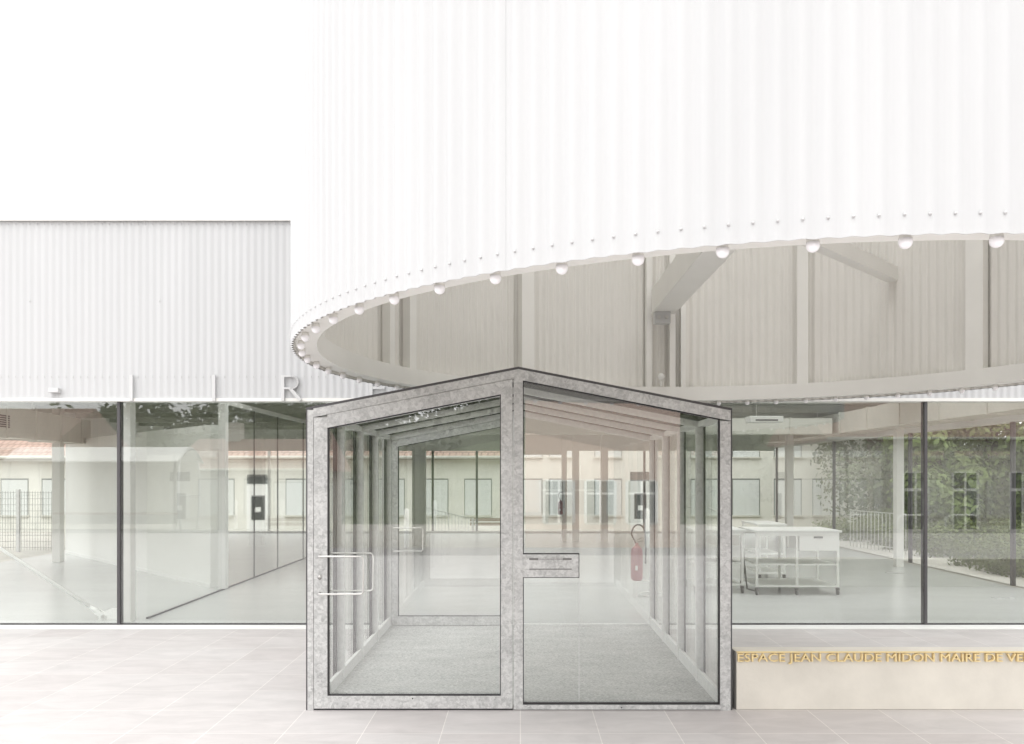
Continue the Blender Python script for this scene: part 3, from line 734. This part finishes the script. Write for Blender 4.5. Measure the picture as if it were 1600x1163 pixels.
c = MB(); c.tube([(x+.16*math.cos(2*math.pi*k/24), 10.52+.16*math.sin(2*math.pi*k/24), .03) for k in range(24)], .012, 8, closed=True)
c.bar((x-.15, 10.52, .03), (x+.15, 10.52, .03), .02, .004); c.build('base_ring', M['white'], sp)
MB().bar((x-.20, 10.46, E1.z-.012), (x+.01, 10.46, E1.z-.012), .13, .004).build('shelf', M['white'], sp)
E2 = P(876, 805, 19.1); 
t2 = extinguisher((E2.x, 19.18, E2.z), 'small red fire extinguisher hung far back on the grey door post', False)
t2.scale = (.75, .75, .75)
# two more posts of kit seen in the doorway far back are left to the mullions

# worktop trolley
def castor(mb, x, y, z0, r=.038):
    mb.tube([(x-.012, y, z0+r), (x+.012, y, z0+r)], r, 14)
    mb.box(x-.018, x+.018, y-.02, y+.03, z0+r*1.6, z0+.095)
def trolley(x0, x1, y0, y1, label, drawer=False, sink=False, n_mid=1, top=.867):
    t = thing('kitchen_trolley', ((x0+x1)/2, (y0+y1)/2, .004), label, 'trolley')
    c = MB().box(x0-.02, x1+.03, y0-.02, y1+.02, top-.028, top); c.build('worktop', M['white'], t, bevel=.003)
    xs_ = [x0, x1-.03]+([(x0+x1)/2-.02] if n_mid else [])
    for yy_ in (y0, y1-.03):
        for x_ in xs_: MB().box(x_, x_+.03, yy_, yy_+.03, .11, top-.029).build('leg', M['white'], t)
    MB().box(x0+.031, x1-.031, y0+.001, y1-.001, .112, .132).build('shelf', M['white'], t)
    MB().box(x0+.031, x1-.031, y0+.001, y1-.001, .40, .42).build('shelf', M['white'], t)
    MB().box(x0+.031, x1-.031, y0+.0005, y0+.029, top-.075, top-.0295).build('apron', M['white'], t)
    cs_ = MB
    for yy_ in (y0+.015, y1-.015):
        for x_ in xs_:
            c = MB(); castor(c, x_+.015, yy_, .0045); c.build('castor', M['castor'], t)
    if drawer:
        dx0, dx1 = (x0+x1)/2+.02, x1-.035
        d_ = MB().box(dx0, dx1, y0-.012, y0+.4, top-.27, top-.077).build('drawer', M['white'], t)
        MB().box((dx0+dx1)/2-.06, (dx0+dx1)/2+.06, y0-.016, y0-.0121, top-.105, top-.08).build('drawer_grip', M['castor'], d_)
    if sink:
        MB().box(x0+.3, x1-.05, y0+.04, y1-.04, top-.22, top-.029).build('sink_basin', M['satin'], t)
        c = MB().tube([(x1-.12, y1-.1, top), (x1-.12, y1-.1, top+.16), (x1-.14, y1-.1, top+.175), (x1-.36, y1-.12, top+.28)], .014, 10); c.build('tap', M['satin'], t)
        c = MB().tube([(x1+.02, y0+.1, top-.3), (x1+.04, y0+.08, .3), (x1+.06, y0+.05, .06), (x1+.2, y0, .03)], .012, 8); c.build('drain_hose', M['castor'], t)
    return t
trolley(3.14, 4.25, 10.6, 11.35, 'white worktop trolley with one drawer standing on castors behind the right glass', drawer=True)
trolley(2.35, 3.02, 10.75, 11.4, 'white sink trolley with a steel tap half hidden by the porch edge', sink=True, n_mid=0)
trolley(3.6, 4.0, 12.0, 12.9, 'narrow white trolley parked behind the worktop trolley', n_mid=0)

# ================================================================== OUTSIDE BEYOND THE HALL
def shuttered(parent, cx, y, z0, z1, w_, face=-1, closed=True):
    """recess, shutter, sill on a facade whose outer face is y; face -1 looks towards -y"""
    f = MB().box(cx-w_/2, cx+w_/2, y+face*.004, y+face*.012, z0, z1).build('window', M['shutter'] if closed else M['darkglass'], parent)
    s_ = MB().box(cx-w_/2-.06, cx+w_/2+.06, y, y+face*.09, z0-.06, z0-.002).build('sill', M['pale'], f)
    k = MB()
    k.box(cx-w_/2-.03, cx+w_/2+.03, y+face*.0005, y+face*.02, z1, z1+.05)
    k.box(cx-w_/2-.03, cx-w_/2-.001, y+face*.0005, y+face*.016, z0, z1-.001)
    k.box(cx+w_/2+.001, cx+w_/2+.03, y+face*.0005, y+face*.016, z0, z1-.001)
    if not closed:
        for u0, u1, v0, v1 in ((-w_/2-.1, -w_/2-.031, z0, z1), (w_/2+.031, w_/2+.1, z0, z1), (-.04, .04, z0, z1-.001), (-w_/2+.001, -.041, z0+(z1-z0)*.68, z0+(z1-z0)*.73), (.041, w_/2-.001, z0+(z1-z0)*.68, z0+(z1-z0)*.73)):
            k.box(cx+u0, cx+u1, y+face*.0125, y+face*.03, v0, v1)
    k.build('frame', M['shutter_line'] if closed else M['white'], f)
    if closed:
        k = MB(); n = int((z1-z0)/.08)
        for i in range(1, n): k.box(cx-w_/2+.01, cx+w_/2-.01, y+face*.0122, y+face*.0165, z0+i*(z1-z0)/n, z0+i*(z1-z0)/n+.045)
        k.build('slats', M['shutter'], f)
def house(name, label, x0, x1, y0, y1, zb_, ze, zr_, wm, wins, doors=(), face=-1, roof='gable', loc=None):
    t = thing(name, ((x0+x1)/2, y0 if face < 0 else y1, zb_), label, 'house')
    MB().box(x0, x1, y0, y1, zb_, ze).build('wall', wm, t)
    ym = (y0+y1)/2
    c = MB(); c.prism([(y0-.35, ze+.001), (y1+.35, ze+.001), (y1+.35, ze+.1), (ym, zr_), (y0-.35, ze+.1)], 'x', x0-.3, x1+.3)
    rf = c.build('roof', M['rooftile'], t)
    MB().box(x0+1, x0+1.6, ym-.3, ym+.3, zr_-.35, zr_+.7).build('chimney', wm, rf)
    yf = y0 if face < 0 else y1
    c = MB().tube([(x0-.3, yf+face*.42, ze+.07), (x1+.3, yf+face*.42, ze+.07)], .06, 8); c.build('gutter', M['pale'], rf)
    for cx, z0, z1, w_, cl_ in wins: shuttered(t, cx, yf, z0, z1, w_, face, cl_)
    for cx, w_, z0, z1 in doors:
        dr_ = MB().box(cx-w_/2, cx+w_/2, yf+face*.003, yf+face*.03, z0, z1).build('door', M['white'], t)
        MB().box(cx-w_*.3, cx+w_*.3, yf+face*.0302, yf+face*.04, z0+(z1-z0)*.38, z0+(z1-z0)*.80).build('door_window', M['darkglass'], dr_)
        MB().box(cx-w_/2, cx+w_/2, yf+face*.003, yf+face*.02, z1+.001, z1+.35).build('fanlight', M['darkglass'], dr_)
        MB().box(cx-w_*.12, cx+w_*.12, yf+face*.0402, yf+face*.043, z0+(z1-z0)*.52, z0+(z1-z0)*.60).build('notice', M['labelw'], dr_)
    return t
YH = 30.0
q = lambda px: (px-VX)*YH/F
wz0, wz1 = CH+(HY-805)*YH/F, CH+(HY-750)*YH/F
house('village_house', 'low cream rendered house with closed pale shutters seen through the left of the hall', -30, q(782), YH, YH+8, -1.0, 2.20, 4.4, M['cream'],
      [(q(px), wz0, wz1, .98, True) for px in (-40, 23, 87, 150, 215, 280, 345, 468, 540, 611, 679, 747)], [(q(404), .85, -.9, wz1-.15)])
house('village_house', 'taller cream house with two rows of closed shutters seen through the middle of the hall', q(782)+.02, 14.0, YH-.05, YH+8.5, -1.0, 5.4, 8.0, M['cream'],
      [(q(px), wz0, wz1, .98, True) for px in (826, 879, 950, 1100, 1165, 1230, 1290)]+[(q(px), 2.3, 3.7, .98, True) for px in (826, 879, 950, 1100, 1165, 1230)], [(q(1000), .75, -.9, wz1-.05)])
# railing outside, beside the steps
def railing(name, label, p, q_, h, n, m, r=.012, cat='railing'):
    t = thing(name, p, label, cat); p, q_ = Vector(p), Vector(q_)
    c = MB(); up = Vector((0, 0, h)); c.tube([p+up, q_+up], r*1.3, 8); c.tube([p+Vector((0, 0, .1)), q_+Vector((0, 0, .1))], r, 8); c.build('rail', m, t)
    for i in range(n+1):
        a = p+(q_-p)*i/n; MB().tube([a, a+up], r, 6).build('baluster', m, t)
    return t
railing('handrail', 'thin grey sloping handrail outside in front of the low cream house', (q(658)*.8, 24.2, -.35), (q(742)*.8, 24.2, -.75), 1.0, 16, M['screw'], .010)
railing('barrier', 'short white barred barrier outside the right side glazing', (7.55, 18.2, -.02), (7.9, 16.3, -.02), .82, 15, M['duct'], .009, 'barrier')
# bench beyond
bt = thing('park_bench', (q(768)*.83, 25, -.6), 'brown slatted bench in front of the cream houses', 'bench')
xb = q(768)*.83
c = MB(); [c.box(xb-.7, xb+.7, 24.9+.12*k, 25.0+.12*k, -.2, -.16) for k in range(3)]; c.build('seat', M['wood'], bt)
c = MB(); [c.box(xb-.7, xb+.7, 25.3, 25.34, .0+.14*k, .1+.14*k) for k in range(2)]; c.build('backrest', M['wood'], bt)
for s_ in (-.6, .6):
    c = MB(); c.box(xb+s_-.03, xb+s_+.03, 24.9, 24.96, -.72, -.201); c.box(xb+s_-.03, xb+s_+.03, 25.25, 25.299, -.80, .24); c.build('leg', M['screw'], bt)
# mesh fence by the left side
mf = thing('mesh_fence', (-12.5, 17, 0), 'dark green welded mesh fence outside the left end of the hall', 'fence')
c = MB(); zf_ = 1.26
for i in range(115): c.bar((-16.4+i*.058, 17, .0), (-16.4+i*.058, 17, zf_), .005, .005, up=(0, 1, 0))
for i in range(10): c.bar((-16.4, 17.004, .06+i*.13), (-9.8, 17.004, .06+i*.13), .006, .006)
c.build('mesh_panel', M['green_mesh'], mf)
for x in (-16.4, -13.55, -10.72): MB().box(x-.03, x+.03, 16.96, 17.02, -.03, 1.3).build('post', M['screw'], mf)

# ------------------------------------------------------------------ foliage
def leaf_cloud(blobs, n, size, seed, flat=.6):
    rnd = random.Random(seed); mb = MB(); tot = sum(b[3]**2 for b in blobs)
    for (cx, cy, cz, r) in blobs:
        k = int(n*r*r/tot)
        for _ in range(k):
            d = Vector((rnd.gauss(0, 1), rnd.gauss(0, 1), rnd.gauss(0, 1))).normalized()
            p = Vector((cx, cy, cz))+d*r*(rnd.random()**.33)*rnd.uniform(.75, 1.08)
            nn = (d+Vector((rnd.uniform(-.8, .8), rnd.uniform(-.8, .8), rnd.uniform(-.3, 1)))).normalized()
            a = nn.cross(Vector((rnd.uniform(-1, 1), rnd.uniform(-1, 1), rnd.uniform(-1, 1)))).normalized(); b = nn.cross(a)
            s = size*rnd.uniform(.6, 1.4)
            o = len(mb.v); mb.v += [tuple(p-a*s*.5), tuple(p+b*s*.28), tuple(p+a*s*.5), tuple(p-b*s*.28)]
            mb.f.append((o, o+1, o+2, o+3)); mb.sm.append(False)
    return mb
def tree(name, label, x, y, z, h, r, seed, m, n=7000, size=.16, group=None):
    rnd = random.Random(seed); t = thing(name, (x, y, z), label, 'tree', group)
    c = MB(); top = Vector((x+rnd.uniform(-.3, .3), y, z+h*.75))
    c.tube([(x, y, z-.1), (x+rnd.uniform(-.1, .1), y, z+h*.3), top], [h*.03, h*.022, h*.008], 8)
    blobs = []
    for k in range(22):
        a = rnd.uniform(0, 6.28); rr = r*rnd.uniform(.1, .8); zz = z+h*rnd.uniform(.16, .92)
        sc = (1-abs((zz-z)/h-.55)*1.1)
        b = (x+rr*math.cos(a)*sc, y+rr*math.sin(a)*sc, zz, r*rnd.uniform(.28, .48)); blobs.append(b)
        c.tube([(x, y, z+h*rnd.uniform(.2, .5)), (b[0], b[1], b[2])], [h*.010, h*.003], 5)
    c.build('trunk', M['bark'], t)
    leaf_cloud(blobs, n, size, seed).build('crown', m, t)
    return t
kinds = []
for i, (x, y, h, r, lab, m) in enumerate((
    (11.5, 19.5, 6.5, 2.6, 'broad light green tree nearest outside the right side glazing', 'leaf'),
    (15.0, 15.5, 6.0, 2.8, 'full green tree behind the low hedge at the right edge of view', 'leaf'),
    (17.5, 21.5, 8.5, 3.4, 'tall dark green tree behind the two nearer trees on the right', 'leafd'),
    (12.5, 27.0, 8.0, 3.0, 'dark green tree beside the end of the taller cream house', 'leafd'),
    (21.0, 17.5, 9.0, 3.8, 'big dark tree farthest to the right behind the hedge', 'leafd'),
    (9.9, 18.9, 4.6, 1.6, 'slim young tree standing close outside the right side glazing', 'leaf'),
    (13.2, 17.6, 5.2, 2.4, 'small bushy tree filling the gap between the two nearest trees', 'leaf'),
    (17.2, 13.0, 5.4, 2.7, 'bushy light tree beside the hedge just past the right edge', 'leaf'),
    (15.4, 28.5, 11.0, 4.2, 'very tall tree in the far background behind the other trees', 'leafd'))):
    tree('broadleaf_tree', lab, x, y, gz(x, y), h, r, 20+i, M[m], 16000, .17)
# low hedge bank
hd = thing('hedge', (12, 15.5, 0), 'low dense green hedge along the gravel strip outside the right side glazing', 'hedge')
rnd = random.Random(5); blobs = []
for i in range(420):
    u = rnd.random(); v = rnd.random(); y = 9.2+u*13; x = 7.9+v*6.5
    blobs.append((x, y, .08+.22*rnd.random()+.07*(x-8.3), .26+.16*rnd.random()))
leaf_cloud(blobs, 120000, .075, 11).build('foliage', M['leafh'], hd)
c = MB()
for k in range(30):
    x, y = 8.8+rnd.random()*6, 9.5+rnd.random()*12; c.tube([(x, y, -.03), (x+rnd.uniform(-.1, .1), y, .4)], [.02, .008], 5)
c.build('stem', M['bark'], hd)

# ================================================================== BEHIND THE CAMERA (what the glass reflects)
hl = MB(); nx, ny = 40, 8; vs = []
def hz(x, t): return (4.5+2.2*math.sin(x*.045+1.0)+1.2*math.sin(x*.13))*math.sin(min(1, t)*math.pi/2)*2.0
for j in range(ny+1):
    for i in range(nx+1):
        x = -110+220*i/nx; vs.append((x, -34-60*j/ny, -1.3+hz(x, j/ny*1.3)))
hl.add(vs, [(j*(nx+1)+i, j*(nx+1)+i+1, (j+1)*(nx+1)+i+1, (j+1)*(nx+1)+i) for j in range(ny) for i in range(nx)])
tag(hl.build('hill', M['leafd']), kind='structure')
rnd = random.Random(3); blobs = []
for i in range(340):
    x = rnd.uniform(-100, 100); t = rnd.random(); y = -36-50*t; blobs.append((x, y, -1.0+hz(x, (-34-y)/60*1.3)+rnd.uniform(.8, 2.2), rnd.uniform(1.6, 3.0)))
tag(leaf_cloud(blobs, 60000, .6, 4).build('hillside_wood', M['leafd']), 'dark wooded hillside closing the view across the street', 'woodland', kind='stuff')
qv = lambda px, yv: (px-VX)*yv/F
# houses across the street: virtual depth in the facade glass is 17+distance
house('street_house', 'low pale house with a red tiled roof across the street behind the viewer', qv(275, 32), qv(535, 32), -21, -15, -1.18, 1.75, 3.2, M['pale'],
      [(qv(px, 32), .0, 1.3, 1.1, True) for px in (450, 505)], [(qv(402, 32), .9, -1.1, 1.2)], face=1)
house('street_house', 'long cream house with a red roof across the street left of the bus shelter', -36, qv(60, 32), -22, -15.5, -1.18, 2.6, 4.6, M['cream'],
      [(x, .2, 1.5, 1.0, True) for x in (-34, -31, -28, -25)], face=1)
house('street_house', 'pink rendered two storey house across the street facing the porch', .2, 5.4, -22, -16, -1.18, 4.7, 6.4, M['pink'],
      [(x, z, z+1.4, .9, False) for x in (1.3, 2.7, 4.1) for z in (.0,)], face=1)
house('street_house', 'grey house with tall white framed french windows across the street on the right', 12.5, 24, -22, -15, -1.18, 3.0, 5.0, M['pale'],
      [(15.9, -.6, 1.7, .9, False), (17.9, -.6, 1.7, .9, False), (20.2, -.6, 1.7, .9, False)], face=1)
# white french window frames on that house are part of its windows
# bus shelter
bs_ = thing('bus_shelter', (-12.2, -6.6, -.03), 'glass bus shelter with a curved white barrel roof across the plaza', 'bus shelter')
x0, x1, ya, yb2 = -14.8, -9.8, -7.4, -5.9
c = MB(); n = 14; prof = [(ya-.15+(yb2-ya+.3)*k/n, 2.02+.42*math.sin(math.pi*k/n)) for k in range(n+1)]
c.prism(prof+[(p[0], p[1]-.03) for p in reversed(prof)], 'x', x0, x1); rf = c.build('roof', M['white'], bs_)
for i in range(5):
    x = x0+(x1-x0)*i/4; c = MB(); c.tube([(x, p[0], p[1]-.05) for p in prof], .03, 6); c.build('roof_rib', M['screw'], rf)
for x in (x0+.05, x1-.05):
    for y in (ya, yb2):
        s_ = 1 if y == ya else -1
        MB().tube([(x, y+s_*.18, -.05), (x, y-s_*.02, .8), (x, y+s_*.02, 1.6), (x, y+s_*.1, 2.05)], .035, 8).build('post', M['screw'], bs_)
    MB().tube([(x, ya, 1.0), (x, yb2, 1.0)], .02, 6).build('rail', M['screw'], bs_)
MB().box(x0+.1, x1-.1, ya-.02, ya-.01, .1, 2.0).build('back_panel', M['pale'], bs_)
MB().box(x0+.6, x1-.6, ya+.1, ya+.5, .42, .47).build('seat', M['wood'], bs_)
# bollards and hoops
bo = [(qv(368, 24.3), -7.3, 'white bollard across the plaza nearest the bus shelter'), (qv(441, 24.3), -7.3, 'white bollard across the plaza second from the bus shelter'),
      (-5.2, -7.3, 'white bollard across the plaza third from the bus shelter'), (-2.6, -7.3, 'white bollard across the plaza just left of the viewer'), (2.9, -7.3, 'white bollard across the plaza just right of the viewer')]
b0 = None
for x, y, lab in bo:
    if b0 is None:
        b0 = thing('bollard', (x, y, gz(0, y)), lab, 'bollard', 'white bollards along the kerb')
        MB().lathe((x, y, gz(0, y)), [(.06, 0), (.06, .88), (.05, .93), (.001, .95)], 16).build('shaft', M['white'], b0)
        MB().lathe((x, y, gz(0, y)), [(.085, 0), (.085, .03), (.061, .04)], 16).build('foot', M['screw'], b0)
    else:
        o = copy_tree(b0); o.location = (x, y, gz(0, y)); o['label'] = lab
ho = [(10.0, 'white cycle hoop on the plaza nearest the porch'), (11.4, 'white cycle hoop on the plaza, middle one of three'), (12.8, 'white cycle hoop on the plaza farthest from the porch')]
for i, (x, lab) in enumerate(ho):
    pts = [(x-.5, -6, -.03), (x-.5, -6, .25)]+[(x-.3-.2*math.cos(k*math.pi/8), -6, .25+.2*math.sin(k*math.pi/8)) for k in range(1, 5)]+[(x+.3+.2*math.sin(k*math.pi/8), -6, .25+.2*math.cos(k*math.pi/8)) for k in range(0, 5)]+[(x+.5, -6, -.03)]
    tag(MB().tube(pts, .025, 8).build('cycle_hoop', M['white']), lab, 'cycle rack', 'white cycle hoops')
